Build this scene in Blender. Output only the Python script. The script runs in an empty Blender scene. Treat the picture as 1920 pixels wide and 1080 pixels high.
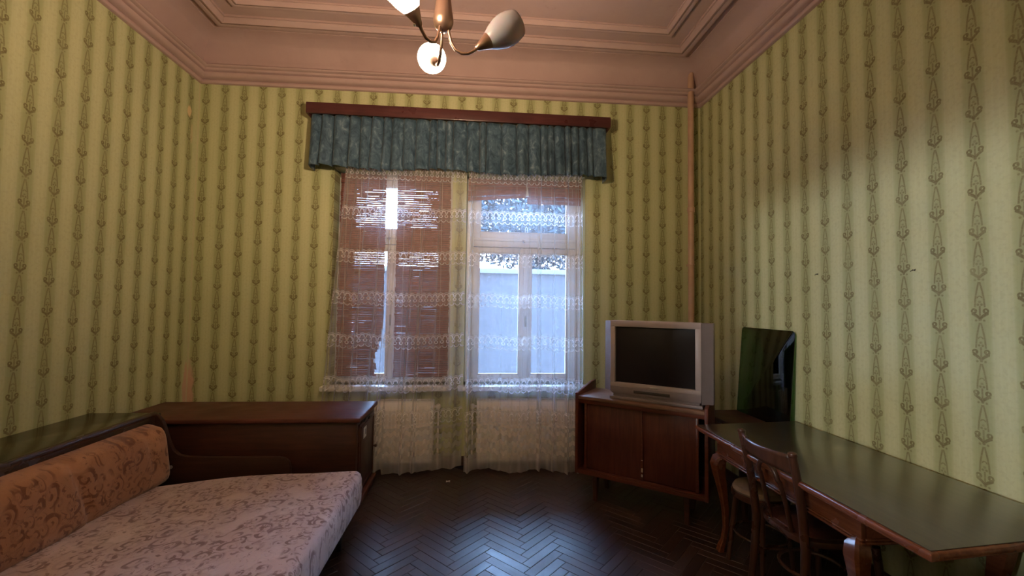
import bpy, bmesh, math, random
from mathutils import Vector, Matrix
random.seed(7)
PI = math.pi
SC = bpy.context.scene
COL = SC.collection

# ------------------------------------------------------------------ camera, sky, lights, exposure
def camera():
    yaw, pitch, roll = .084, .041, .014
    d = Vector((math.sin(yaw)*math.cos(pitch), math.cos(yaw)*math.cos(pitch), math.sin(pitch)))
    r = Vector((math.cos(yaw), -math.sin(yaw), 0)); u = r.cross(d)
    r2 = r*math.cos(roll) + u*math.sin(roll); u2 = -r*math.sin(roll) + u*math.cos(roll)
    cd = bpy.data.cameras.new('camera'); co = bpy.data.objects.new('camera', cd); COL.objects.link(co)
    M = Matrix((r2, u2, -d)).transposed().to_4x4(); M.translation = (0, -4.27, 1.5675)
    co.matrix_world = M
    cd.sensor_width = 36; cd.lens = 800/1920*36; cd.clip_start = .05; cd.clip_end = 200
    SC.camera = co
camera()
SC.view_settings.view_transform = 'Standard'; SC.view_settings.look = 'None'
SC.view_settings.gamma = 1; SC.view_settings.use_curve_mapping = False
SC.view_settings.exposure = 0.3
LAMP_W = 132.0           # watts of each lit bulb
SHADE_E = 60.0         # glow of a lit glass shade
SKY = 34.0
SUN = 1.0
HALL_W = 740.0          # lamp in the next room, shining in through the glazed top of the door behind the camera
hl = bpy.data.lights.new('hall_lamp', 'POINT'); hl.energy = HALL_W; hl.color = (1, .96, .92); hl.shadow_soft_size = .09
ho = bpy.data.objects.new('hall_lamp', hl); COL.objects.link(ho); ho.location = (-5.2, -5.95, 1.95)
world = bpy.data.worlds.new('sky'); SC.world = world; world.use_nodes = True
wn = world.node_tree; bg = wn.nodes['Background']
tc = wn.nodes.new('ShaderNodeTexCoord'); sx = wn.nodes.new('ShaderNodeSeparateXYZ'); rp = wn.nodes.new('ShaderNodeValToRGB')
wn.links.new(tc.outputs['Generated'], sx.inputs[0]); wn.links.new(sx.outputs['Z'], rp.inputs[0]); wn.links.new(rp.outputs[0], bg.inputs[0])
rp.color_ramp.elements[0].position = 0.0; rp.color_ramp.elements[0].color = (.50, .68, 1.0, 1)
rp.color_ramp.elements[1].position = .7; rp.color_ramp.elements[1].color = (.32, .55, 1.0, 1)
bg.inputs[1].default_value = SKY
sl = bpy.data.lights.new('low_sun', 'SUN'); sl.energy = SUN; sl.angle = math.radians(7); sl.color = (1, .86, .6)
so = bpy.data.objects.new('low_sun', sl); COL.objects.link(so)
so.rotation_euler = Vector((1.24, -.92, -.14)).to_track_quat('-Z', 'Y').to_euler()

# ------------------------------------------------------------------ node expression helper
class X:
    def __init__(s, t, v): s.t = t; s.v = v
    def _op(s, op, *a, clamp=False):
        n = s.t.nodes.new('ShaderNodeMath'); n.operation = op; n.use_clamp = clamp
        for i, q in enumerate((s,)+a):
            if isinstance(q, X):
                if isinstance(q.v, (int, float)): n.inputs[i].default_value = q.v
                else: s.t.links.new(q.v, n.inputs[i])
            else: n.inputs[i].default_value = q
        return X(s.t, n.outputs[0])
    def __add__(s, o): return s._op('ADD', o)
    __radd__ = __add__
    def __sub__(s, o): return s._op('SUBTRACT', o)
    def __rsub__(s, o): return X(s.t, float(o))._op('SUBTRACT', s)
    def __mul__(s, o): return s._op('MULTIPLY', o)
    __rmul__ = __mul__
    def __truediv__(s, o): return s._op('DIVIDE', o)
    def fract(s): return s._op('FRACT')
    def floor(s): return s._op('FLOOR')
    def abs(s): return s._op('ABSOLUTE')
    def sin(s): return s._op('SINE')
    def cos(s): return s._op('COSINE')
    def sqrt(s): return s._op('SQRT')
    def mx(s, o): return s._op('MAXIMUM', o)
    def mn(s, o): return s._op('MINIMUM', o)
    def lt(s, o): return s._op('LESS_THAN', o)
    def gt(s, o): return s._op('GREATER_THAN', o)
    def clamp(s): return s._op('ADD', 0.0, clamp=True)
    def ss(s, a, b):                       # smoothstep; a > b gives a falling one
        n = s.t.nodes.new('ShaderNodeMapRange'); n.interpolation_type = 'SMOOTHSTEP'
        lo, hi = min(a, b), max(a, b)
        s.t.links.new(s.v, n.inputs[0]); n.inputs[1].default_value = lo; n.inputs[2].default_value = hi
        n.inputs[3].default_value = 0 if a < b else 1; n.inputs[4].default_value = 1 if a < b else 0
        return X(s.t, n.outputs[0])
def length(a, b): return (a*a + b*b).sqrt()

class Mat:
    def __init__(s, name):
        s.m = bpy.data.materials.new(name); s.m.use_nodes = True; s.t = s.m.node_tree
        s.b = s.t.nodes['Principled BSDF']; s.out = s.t.nodes['Material Output']
    def coord(s, kind='Object'):
        n = s.t.nodes.new('ShaderNodeTexCoord'); return n.outputs[kind]
    def xyz(s, sock):
        n = s.t.nodes.new('ShaderNodeSeparateXYZ'); s.t.links.new(sock, n.inputs[0])
        return [X(s.t, n.outputs[i]) for i in range(3)]
    def combine(s, *a):
        n = s.t.nodes.new('ShaderNodeCombineXYZ')
        for i, q in enumerate(a):
            if isinstance(q, X): s.t.links.new(q.v, n.inputs[i])
            else: n.inputs[i].default_value = q
        return n.outputs[0]
    def mapping(s, sock, scale=(1, 1, 1), rot=(0, 0, 0)):
        n = s.t.nodes.new('ShaderNodeMapping'); s.t.links.new(sock, n.inputs[0])
        n.inputs['Scale'].default_value = scale; n.inputs['Rotation'].default_value = rot; return n.outputs[0]
    def noise(s, sock, scale, detail=3, rough=.55, dist=0):
        n = s.t.nodes.new('ShaderNodeTexNoise'); s.t.links.new(sock, n.inputs['Vector'])
        n.inputs['Scale'].default_value = scale; n.inputs['Detail'].default_value = detail
        n.inputs['Roughness'].default_value = rough; n.inputs['Distortion'].default_value = dist
        return X(s.t, n.outputs[0])
    def voronoi(s, sock, scale, feature='F1'):
        n = s.t.nodes.new('ShaderNodeTexVoronoi'); s.t.links.new(sock, n.inputs['Vector']); n.feature = feature
        n.inputs['Scale'].default_value = scale; return n
    def ramp(s, x, stops):
        n = s.t.nodes.new('ShaderNodeValToRGB'); s.t.links.new(x.v, n.inputs[0]); e = n.color_ramp.elements
        while len(e) < len(stops): e.new(.5)
        for q, (p, c) in zip(e, stops): q.position = p; q.color = (*c, 1)
        return n.outputs[0]
    def mix(s, f, a, b, mode='MIX'):
        n = s.t.nodes.new('ShaderNodeMix'); n.data_type = 'RGBA'; n.blend_type = mode
        for i, q in ((0, f), (6, a), (7, b)):
            if isinstance(q, X): s.t.links.new(q.v, n.inputs[i])
            elif isinstance(q, bpy.types.NodeSocket): s.t.links.new(q, n.inputs[i])
            elif isinstance(q, tuple): n.inputs[i].default_value = (*q, 1)
            else: n.inputs[i].default_value = q
        return n.outputs[2]
    def bump(s, x, strength=.3, dist=.01):
        n = s.t.nodes.new('ShaderNodeBump'); s.t.links.new(x.v, n.inputs['Height'])
        n.inputs['Strength'].default_value = strength; n.inputs['Distance'].default_value = dist
        s.t.links.new(n.outputs[0], s.b.inputs['Normal']); return n.outputs[0]
    def set(s, color=None, rough=None, metal=None, spec=None, **k):
        for nm, v in (('Base Color', color), ('Roughness', rough), ('Metallic', metal), ('Specular IOR Level', spec)):
            if v is None: continue
            if isinstance(v, X): s.t.links.new(v.v, s.b.inputs[nm])
            elif isinstance(v, bpy.types.NodeSocket): s.t.links.new(v, s.b.inputs[nm])
            elif isinstance(v, tuple): s.b.inputs[nm].default_value = (*v, 1)
            else: s.b.inputs[nm].default_value = v
        for nm, v in k.items(): s.b.inputs[nm.replace('_', ' ')].default_value = v
        return s.m
    def surface(s, sock): s.t.links.new(sock, s.out.inputs[0]); return s.m
    def node(s, kind): return s.t.nodes.new(kind)

def wood(name, c1, c2, axis=0, rough=.35, scale=3, spec=.5, wear=0.0, wearcol=(.35, .22, .16)):
    M = Mat(name); co = M.coord()
    sc = [14, 14, 14]; sc[axis] = 1.2
    n = M.noise(M.mapping(co, tuple(sc)), scale, 5, .6, .6)
    n2 = M.noise(co, 2.5, 3)
    c = M.ramp(n, [(.3, c1), (.7, c2)])
    c = M.mix(n2.ss(.35, .75)*.5, c, tuple(q*.55 for q in c1))
    if wear: c = M.mix(M.noise(co, 9, 6, .7).ss(.62, .75)*wear, c, wearcol)
    M.bump(n, .08, .004)
    r = (M.noise(co, 6, 4)*.25 + (rough - .1)).clamp()
    return M.set(c, r, spec=spec)
def plain(name, col, rough=.5, metal=0, spec=.5, var=.12, nscale=12):
    M = Mat(name); n = M.noise(M.coord(), nscale, 4)
    c = M.mix(n.ss(.3, .7)*var*3, col, tuple(q*.6 for q in col))
    return M.set(c, rough, metal, spec)

# ------------------------------------------------------------------ materials
def wallpaper(name, horiz, u0, stain=None):
    M = Mat(name); co = M.coord(); x, y, z = M.xyz(co)
    u = x if horiz == 'x' else y
    P, V = .175, .19
    t = (u - u0)/P + .5
    k = t.floor()
    a = (t.fract() - .5)*P
    v = z/V + k*.37
    b = v.fract()*V
    aa = a.abs()
    # anchor with curled tips
    vee = aa*.95 - aa*aa*6.0 + .018
    d1 = (b - vee).abs().ss(.0110, .0055)*aa.lt(.034)
    d1 = d1.mx((length(aa - .0235, b - .052) - .0085).abs().ss(.0060, .0025)*b.gt(.042))
    d1 = d1.mx(length(aa - .018, b - .053).ss(.0055, .003))
    d1 = d1.mx((length(aa - .016, b - .008)).ss(.007, .003)*.7)
    d1 = d1.mx(length(a, b - .012).ss(.009, .004)*.8)
    # pointed arch
    q = (b - .045)/.150
    prof = (1.0 - q*q)*.020
    d2 = (aa - prof).abs().ss(.0055, .0020)*b.gt(.07)*b.lt(.188)
    d3 = (length(a, b - .112) - .009).abs().ss(.0042, .0015)*b.gt(.112)
    d4 = aa.ss(.0055, .002)*b.gt(.022)*b.lt(.075)
    d5 = length(aa - .007, b - .082).ss(.008, .003)
    d6 = length(a, b - .095).ss(.009, .003)
    line = d1.mx(d2*.75).mx(d3*.75).mx(d4*.8).mx(d5*.8).mx(d6*.6)
    fade = M.noise(co, 6, 4).ss(.25, .6)*.5 + .5
    fine = M.noise(co, 160, 2)
    line = line*fade*(fine.ss(.3, .55)*.4 + .6)
    big = M.noise(co, 1.1, 4, .6)
    base = M.ramp(big, [(.3, (.40, .425, .215)), (.7, (.495, .515, .275))])
    stripe = ((u - u0)/P*2*PI + PI).cos()*.5 + .5
    # stripe = 1 midway between two columns
    base = M.mix(stripe.ss(.3, .95)*.55, base, (.62, .635, .39))
    ribs = ((u - u0)/P*14*PI).cos().ss(.2, 1)
    base = M.mix(ribs*.10, base, (.66, .68, .46))
    near = aa.ss(.05, .012)
    base = M.mix(near*.60, base, (.30, .315, .15))
    base = M.mix((M.noise(co, 55, 3).ss(.45, .7))*.18, base, (.30, .29, .15))
    c = M.mix(line*.88, base, (.155, .125, .05))
    if stain:
        for (p, r0, r1, col, kk) in stain:
            nn = M.noise(co, 14, 4)
            dx = (u - p[0])/r0; dz = (z - p[1])/r1
            c = M.mix((length(dx, dz) + nn*.8).ss(1.5, 1.1)*kk, c, col)
    M.bump(M.noise(co, 90, 3), .12, .003)
    return M.set(c, .62, spec=.25)
PLASTER = (.62, .40, .29)
m_wall_back = wallpaper('wallpaper_back', 'x', 1.225, [((-2.69, .70), .075, .34, PLASTER, .9), ((-.65, 1.55), .18, .10, (.33, .37, .2), .25)])
m_wall_left = wallpaper('wallpaper_left', 'y', -1.53, [((-.03, .78), .045, .22, PLASTER, .9), ((-.14, 3.33), .035, .06, (.72, .56, .32), .9), ((-.10, 3.12), .02, .10, (.60, .50, .30), .6), ((-.01, 2.3), .014, 9, (.60, .55, .34), .7)])
m_wall_right = wallpaper('wallpaper_right', 'y', -2.47)
m_wall_front = wallpaper('wallpaper_front', 'x', 0)
def plaster():
    M = Mat('aged_pink_plaster'); co = M.coord()
    n = M.noise(co, 1.3, 5, .6)
    c = M.ramp(n, [(.3, (.44, .31, .30)), (.72, (.52, .38, .37))])
    c = M.mix(M.noise(co, 7, 6, .7).ss(.58, .8)*.35, c, (.30, .19, .16))
    M.bump(M.noise(co, 40, 4), .1, .004)
    return M.set(c, .75, spec=.2)
m_plaster = plaster()
m_reveal = plain('reveal_paint', (.55, .50, .42), .6)
m_white = plain('white_window_paint', (.74, .75, .76), .38, var=.06)
m_sill = plain('sill_paint', (.78, .78, .76), .4, var=.1)
def floor_mat():
    M = Mat('dark_parquet_blocks'); co = M.coord()
    oi = M.node('ShaderNodeObjectInfo'); rnd = X(M.t, oi.outputs['Random'])
    g = M.noise(M.mapping(co, (4, 70, 4)), 1.5, 4, .6)
    ge = M.node('ShaderNodeNewGeometry').outputs['Position']
    w = M.noise(ge, 3.2, 6, .68)
    w2 = M.noise(ge, 14, 5, .65)
    c = M.ramp((g*.5 + rnd*.5), [(.2, (.020, .010, .009)), (.8, (.052, .026, .020))])
    c = M.mix(w.ss(.50, .68)*.6, c, (.095, .055, .045))
    c = M.mix(w2.ss(.64, .74)*.3, c, (.13, .09, .08))
    r = (w*.50 + g*.12 + rnd*.10 + .07).clamp()
    M.bump(g + w2, .15, .003)
    return M.set(c, r, spec=.75)
m_floor = floor_mat()
m_subfloor = plain('parquet_gap', (.012, .008, .007), .8)
m_mahog = wood('mahogany_sideboard', (.085, .020, .012), (.165, .044, .025), 0, .33)
m_mahog_v = wood('mahogany_sideboard_door', (.070, .017, .012), (.135, .036, .022), 2, .38)
m_side_top = wood('worn_sideboard_top', (.16, .075, .045), (.27, .15, .10), 0, .4, wear=.6, wearcol=(.42, .32, .26))
m_table = wood('polished_table_wood', (.12, .034, .016), (.23, .075, .032), 1, .22, spec=.6)
def table_top():
    M = Mat('lacquered_table_top'); co = M.coord()
    n = M.noise(M.mapping(co, (14, 1.2, 14)), 3, 5, .6, .5)
    c = M.ramp(n, [(.3, (.040, .028, .020)), (.7, (.070, .050, .034))])
    w = M.noise(co, 3, 2)
    return M.set(c, (w*.06 + .26).clamp(), spec=1.0, Coat_Weight=.7, Coat_Roughness=.17)
m_table_top = table_top()
m_chair = wood('dark_bentwood', (.045, .018, .011), (.10, .040, .024), 2, .27, spec=.6)
m_chair_seat = wood('bentwood_seat', (.06, .020, .012), (.11, .04, .022), 1, .35)
m_chest = wood('dark_chest_wood', (.045, .016, .011), (.085, .028, .018), 0, .42)
m_chest_top = wood('chest_top_wood', (.085, .026, .019), (.145, .048, .036), 0, .45, spec=.3)
m_sofa_wood = wood('sofa_frame_wood', (.028, .013, .007), (.060, .028, .014), 1, .22, spec=.7)
m_sofa_panel = wood('sofa_end_panel_wood', (.030, .012, .008), (.055, .022, .014), 0, .45, spec=.3)
m_sofa_shelf = wood('sofa_shelf_lacquer', (.035, .030, .012), (.060, .050, .020), 1, .16, spec=.9)
m_nail = plain('dark_nail', (.03, .03, .03), .4, .6)
m_pelmet = wood('pelmet_wood', (.060, .017, .018), (.100, .030, .030), 0, .28)
def damask(name, base, dark, mid, plane):
    M = Mat(name); co = M.coord()
    x, y, z = M.xyz(co)
    w1 = M.noise(co, 6, 3) - .5; w2 = M.noise(M.mapping(co, (1, 1, 1), (1, 2, .5)), 6, 3) - .5
    p, q = (x - z*.5, y) if plane == 'xy' else (y, z + x*.5)
    p = p + w1*.07; q = q + w2*.07
    clump = M.noise(co, 5.5, 2).ss(.36, .47)
    total = None
    for sc, turn, fr in ((10, 1.0, 150), (17, -1.0, 210)):
        vo = M.voronoi(M.combine(p, q, 0.0), sc); vo.inputs['Randomness'].default_value = .85
        px, py, _ = M.xyz(vo.outputs['Position'])
        dx = p - px; dy = q - py; r = length(dx, dy)
        h = X(M.t, vo.outputs['Color'])
        cr, cg, cb = M.xyz(vo.outputs['Color'])
        ang = dy._op('ARCTAN2', dx)
        sp = (ang*turn + r*fr + cr*6.28).sin().ss(-.1, .6)
        arc = (ang + cg*6.28).sin().ss(-.5, .3)
        m = sp*r.ss(.62/sc, .42/sc)*(arc*.75 + .25)*cb.gt(.12 if sc < 12 else .35)
        total = m if total is None else total.mx(m*.8)
    fine = M.noise(co, 60, 4, .7)
    m = total*clump*(fine.ss(.3, .55)*.4 + .6)
    leaf = M.noise(co, 26, 3, .7, 1.5).ss(.56, .64)*M.noise(co, 7.5, 2).ss(.48, .58)
    c = M.mix(M.noise(co, 2, 4).ss(.3, .7)*.5, base, mid)
    c = M.mix(clump*.45, c, mid)
    c = M.mix(m*.95, c, dark)
    c = M.mix(leaf*.75, c, dark)
    c = M.mix(fine.ss(.4, .6)*.25, c, tuple(v*.7 for v in base))
    M.bump(M.noise(co, 300, 2) - m*.8, .3, .004)
    return M.set(c, .85, spec=.2, Sheen_Weight=.35)
m_mattress = damask('paisley_mattress_fabric', (.62, .50, .50), (.12, .042, .034), (.42, .28, .265), 'xy')
m_backrest = damask('paisley_backrest_fabric', (.47, .235, .12), (.11, .026, .008), (.30, .125, .052), 'yz')
def velvet():
    M = Mat('crushed_teal_velvet'); co = M.coord()
    n = M.noise(M.mapping(co, (1, 1, .6)), 16, 6, .7, 1.0)
    c = M.ramp(n, [(.34, (.022, .048, .078)), (.56, (.075, .13, .185)), (.72, (.22, .30, .36))])
    return M.set(c, .55, spec=.2, Sheen_Weight=.12, Sheen_Roughness=.4)
m_velvet = velvet()
def lace():
    M = Mat('embroidered_lace'); u, v, _ = M.xyz(M.coord('UV'))
    S = .064
    rowsum = None
    for zc in (2.845, 2.44, 2.02, 1.62, 1.22, .82, .52):
        du = ((u/S).fract() - .5)*S; b = v - zc
        r1 = (length(du, b - .012) - .022).abs().ss(.008, .004)*b.gt(.006)
        du2 = ((u/S + .5).fract() - .5)*S
        r2 = (length(du2, b + .016) - .017).abs().ss(.006, .003)*b.lt(-.010)
        r3 = (du2.abs()*.9 + (b + .002)*.55 - .004).abs().ss(.006, .003)*b.gt(-.022)*b.lt(.012)
        r4 = (length(du, b + .050) - .026).abs().ss(.006, .003)*b.lt(-.054)*b.gt(-.085)
        r5 = (((u/S*2*PI).cos()*.006 + b - .044).abs()).ss(.006, .003)
        band = b.abs().ss(.075, .055)*.08
        m = r1.mx(r2).mx(r3*.8).mx(r4*.8).mx(r5*.7).mx(band)
        rowsum = m if rowsum is None else rowsum.mx(m)
    # dense scalloped stripes towards the hem
    sc = ((u/(S*1.0)*2*PI).sin())*.010
    w = (v + sc)/.092
    st = (w.fract() - .5).abs().ss(.30, .22)*v.lt(.42)
    hem = (v + sc*.6).lt(.115)*.45
    allm = rowsum.mx(st*.34).mx(hem)
    thread = ((u*2200).sin()*.5 + .5)*.06
    tint = M.noise(M.coord('UV'), 3, 3)*.07
    alpha = (allm*.52 + .14 + thread + tint).clamp()
    lw = M.node('ShaderNodeLayerWeight'); lw.inputs[0].default_value = .5
    cosv = (1.0 - X(M.t, lw.outputs['Facing'])).mx(.32)          # threads close up where the cloth is seen edge-on in a fold
    alpha = 1.0 - (1.0 - alpha)._op('POWER', X(M.t, 1.0)._op('DIVIDE', cosv))
    tr = M.node('ShaderNodeBsdfTransparent'); di = M.node('ShaderNodeBsdfDiffuse'); tl = M.node('ShaderNodeBsdfTranslucent')
    di.inputs[0].default_value = (.84, .82, .83, 1); tl.inputs[0].default_value = (.84, .84, .86, 1)
    mx = M.node('ShaderNodeMixShader'); mx.inputs[0].default_value = .5
    M.t.links.new(di.outputs[0], mx.inputs[1]); M.t.links.new(tl.outputs[0], mx.inputs[2])
    m2 = M.node('ShaderNodeMixShader'); M.t.links.new(alpha.v, m2.inputs[0])
    M.t.links.new(tr.outputs[0], m2.inputs[1]); M.t.links.new(mx.outputs[0], m2.inputs[2])
    return M.surface(m2.outputs[0])
m_lace = lace()
def glass(name, tint=(1, 1, 1), gloss=.08):
    M = Mat(name)
    tr = M.node('ShaderNodeBsdfTransparent'); tr.inputs[0].default_value = (*tint, 1)
    gl = M.node('ShaderNodeBsdfGlossy'); gl.inputs['Roughness'].default_value = .03
    fr = M.node('ShaderNodeFresnel'); fr.inputs[0].default_value = 1.5
    f = (X(M.t, fr.outputs[0]) + gloss).clamp()
    mx = M.node('ShaderNodeMixShader'); M.t.links.new(f.v, mx.inputs[0])
    M.t.links.new(tr.outputs[0], mx.inputs[1]); M.t.links.new(gl.outputs[0], mx.inputs[2])
    return M.surface(mx.outputs[0])
m_glass = glass('window_glass', (.93, .96, .98), .0)
m_green_glass = glass('dark_green_glass', (.22, .42, .29), .05)
m_bamboo = plain('brown_bamboo_slats', (.30, .115, .095), .6, var=.25, nscale=20)
m_gap_shade = plain('dark_gap_shade', (.085, .030, .030), .7, var=.2)  # dark colour stands in for the shade between blind slats
m_cord = plain('blind_cord', (.55, .45, .40), .8)
m_radiator = plain('cream_radiator_enamel', (.90, .84, .80), .4, var=.05)
m_grille = plain('white_radiator_grille', (.75, .73, .70), .4, var=.05)
m_pipe = plain('painted_pipe', (.56, .36, .26), .35, var=.1)
m_tv = plain('silver_grey_tv_plastic', (.22, .185, .20), .42, .05, var=.05)
m_tv_light = plain('light_tv_bezel', (.42, .36, .37), .42, .05, var=.05)
m_tv_dark = plain('dark_tv_plastic', (.05, .045, .05), .5)
m_screen = plain('dark_crt_glass', (.016, .013, .016), .3, spec=.25, var=.02)
m_logo = plain('silver_logo', (.55, .52, .52), .3, .7)
m_bronze = plain('antique_bronze', (.42, .26, .19), .34, .85, var=.1)
m_opal = Mat('unlit_opal_glass').set((.46, .39, .43), .25, spec=.5, Transmission_Weight=.0, Subsurface_Weight=.3)
def lit(name, col, e):
    M = Mat(name); n = M.noise(M.coord(), 8, 2)
    M.b.inputs['Emission Color'].default_value = (*col, 1); M.b.inputs['Emission Strength'].default_value = e
    return M.set((.9, .85, .8), .3)
LAMP_COL = (1.0, .69, .42)
m_lit = lit('lit_opal_glass', (1.0, .76, .52), SHADE_E)
m_paper = plain('white_paper', (.78, .78, .76), .6, var=.03)
m_ink = plain('grey_ink', (.18, .18, .22), .6)
m_metal = plain('worn_steel', (.5, .48, .45), .35, .8)
m_brass = plain('chipped_light_wood', (.62, .52, .42), .5, .1)
m_stool = plain('beige_stool_fabric', (.27, .20, .135), .85, var=.15)
m_black = plain('black_paint', (.015, .014, .014), .4)
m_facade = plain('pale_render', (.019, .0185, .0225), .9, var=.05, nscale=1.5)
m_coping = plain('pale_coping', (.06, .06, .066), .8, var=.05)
m_leaf = plain('tree_leaf', (.012, .032, .045), .6, var=.2, nscale=3)
m_bark = plain('tree_bark', (.12, .10, .08), .9)
m_ground = plain('yard_ground', (.06, .06, .06), .95)

# ------------------------------------------------------------------ mesh helpers
class MB:
    def __init__(s): s.bm = bmesh.new()
    def box(s, a, b, bev=0, seg=2, M=None):
        t = bmesh.new(); bmesh.ops.create_cube(t, size=1)
        a = Vector(a); b = Vector(b); c = (a+b)/2; d = b-a
        for v in t.verts: v.co = Vector((v.co.x*abs(d.x), v.co.y*abs(d.y), v.co.z*abs(d.z))) + c
        if bev: bmesh.ops.bevel(t, geom=list(t.edges), offset=bev, segments=seg, affect='EDGES', profile=.5, clamp_overlap=True)
        return s.add(t, M)
    def add(s, t, M=None):
        if M is not None: bmesh.ops.transform(t, matrix=M, verts=list(t.verts))
        me = bpy.data.meshes.new('t'); t.to_mesh(me); t.free(); s.bm.from_mesh(me); bpy.data.meshes.remove(me)
        return s
    def prism(s, pts, h0, h1, plane='xy', bev=0):
        """outline pts extruded between h0 and h1 along the axis normal to the plane"""
        t = bmesh.new()
        f = {'xy': lambda p, h: (p[0], p[1], h), 'xz': lambda p, h: (p[0], h, p[1]), 'yz': lambda p, h: (h, p[0], p[1])}[plane]
        lo = [t.verts.new(f(p, h0)) for p in pts]; hi = [t.verts.new(f(p, h1)) for p in pts]
        n = len(pts)
        t.faces.new(lo); t.faces.new(hi)
        for i in range(n): t.faces.new((lo[i], lo[(i+1) % n], hi[(i+1) % n], hi[i]))
        bmesh.ops.recalc_face_normals(t, faces=list(t.faces))
        if bev:
            e = [q for q in t.edges if all(len(fc.verts) > 4 or True for fc in q.link_faces) and (set(q.verts) <= set(lo) or set(q.verts) <= set(hi))]
            bmesh.ops.bevel(t, geom=e, offset=bev, segments=2, affect='EDGES', profile=.5, clamp_overlap=True)
        return s.add(t)
    def lathe(s, prof, n=24, M=None, cap=True):
        t = bmesh.new(); rings = []
        for r, z in prof:
            rings.append([t.verts.new((r*math.cos(2*PI*i/n), r*math.sin(2*PI*i/n), z)) for i in range(n)])
        for a, b in zip(rings, rings[1:]):
            for i in range(n): t.faces.new((a[i], a[(i+1) % n], b[(i+1) % n], b[i]))
        if cap: t.faces.new(list(reversed(rings[0]))); t.faces.new(rings[-1])
        bmesh.ops.recalc_face_normals(t, faces=list(t.faces))
        return s.add(t, M)
    def tube(s, pts, r, n=10, up=None):
        """round bar through the points; r is a number or a list"""
        pts = [Vector(p) for p in pts]; rr = r if isinstance(r, (list, tuple)) else [r]*len(pts)
        t = bmesh.new(); rings = []; prev = None
        for i, p in enumerate(pts):
            d = (pts[min(i+1, len(pts)-1)] - pts[max(i-1, 0)]).normalized()
            if prev is None:
                ref = Vector((0, 0, 1)) if abs(d.z) < .9 else Vector((1, 0, 0)); a = d.cross(ref).normalized()
            else: a = (prev - d*prev.dot(d)).normalized()
            prev = a; b = d.cross(a)
            rings.append([t.verts.new(p + (a*math.cos(2*PI*k/n) + b*math.sin(2*PI*k/n))*rr[i]) for k in range(n)])
        for q, w in zip(rings, rings[1:]):
            for i in range(n): t.faces.new((q[i], q[(i+1) % n], w[(i+1) % n], w[i]))
        t.faces.new(list(reversed(rings[0]))); t.faces.new(rings[-1])
        bmesh.ops.recalc_face_normals(t, faces=list(t.faces))
        return s.add(t)
    def sweep_rect(s, pts, w, h, wdir):
        """square bar; w along wdir(i), h along the remaining axis; w/h number or list"""
        pts = [Vector(p) for p in pts]; N = len(pts)
        W = w if isinstance(w, (list, tuple)) else [w]*N; H = h if isinstance(h, (list, tuple)) else [h]*N
        t = bmesh.new(); rings = []
        for i, p in enumerate(pts):
            d = (pts[min(i+1, N-1)] - pts[max(i-1, 0)]).normalized()
            a = Vector(wdir); a = (a - d*a.dot(d)).normalized(); b = d.cross(a)
            ch = .28
            ring = []
            for (sx_, sy_) in ((1, -1+ch), (1, 1-ch), (1-ch, 1), (-1+ch, 1), (-1, 1-ch), (-1, -1+ch), (-1+ch, -1), (1-ch, -1)):
                ring.append(t.verts.new(p + a*W[i]/2*sx_ + b*H[i]/2*sy_))
            rings.append(ring)
        for q, u in zip(rings, rings[1:]):
            for i in range(8): t.faces.new((q[i], q[(i+1) % 8], u[(i+1) % 8], u[i]))
        t.faces.new(list(reversed(rings[0]))); t.faces.new(rings[-1])
        bmesh.ops.recalc_face_normals(t, faces=list(t.faces))
        return s.add(t)
    def grid(s, nu, nv, fn, uv=None, close=False):
        bm = s.bm; g = [[bm.verts.new(fn(i/nu, j/nv)) for j in range(nv+1)] for i in range(nu+1)]
        lay = bm.loops.layers.uv.verify() if uv else None
        for i in range(nu):
            for j in range(nv):
                f = bm.faces.new((g[i][j], g[i+1][j], g[i+1][j+1], g[i][j+1]))
                if uv:
                    for l, (a, b) in zip(f.loops, ((i, j), (i+1, j), (i+1, j+1), (i, j+1))): l[lay].uv = uv(a/nu, b/nv)
        return s
    def build(s, name, mat, parent=None, smooth=True, angle=38):
        me = bpy.data.meshes.new(name); s.bm.to_mesh(me); s.bm.free()
        me.materials.append(mat)
        if smooth:
            for p in me.polygons: p.use_smooth = True
            try: me.set_sharp_from_angle(angle=math.radians(angle))
            except Exception: pass
        o = bpy.data.objects.new(name, me); COL.objects.link(o)
        if parent is not None: o.parent = parent
        return o
def tag(o, label=None, cat=None, group=None, kind=None):
    for k, v in (('label', label), ('category', cat), ('group', group), ('kind', kind)):
        if v: o[k] = v
    return o
def thing(name, label, cat, loc=(0, 0, 0), rz=0, group=None):
    e = bpy.data.objects.new(name, None); COL.objects.link(e); e.location = loc; e.rotation_euler = (0, 0, rz)
    e.empty_display_size = .1
    return tag(e, label, cat, group)
def copy_tree(o, parent=None):
    c = o.copy(); COL.objects.link(c)
    if parent is not None: c.parent = parent
    for ch in [q for q in bpy.data.objects if q.parent == o]: copy_tree(ch, c)
    return c
def struct(o): o['kind'] = 'structure'; return o

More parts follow.
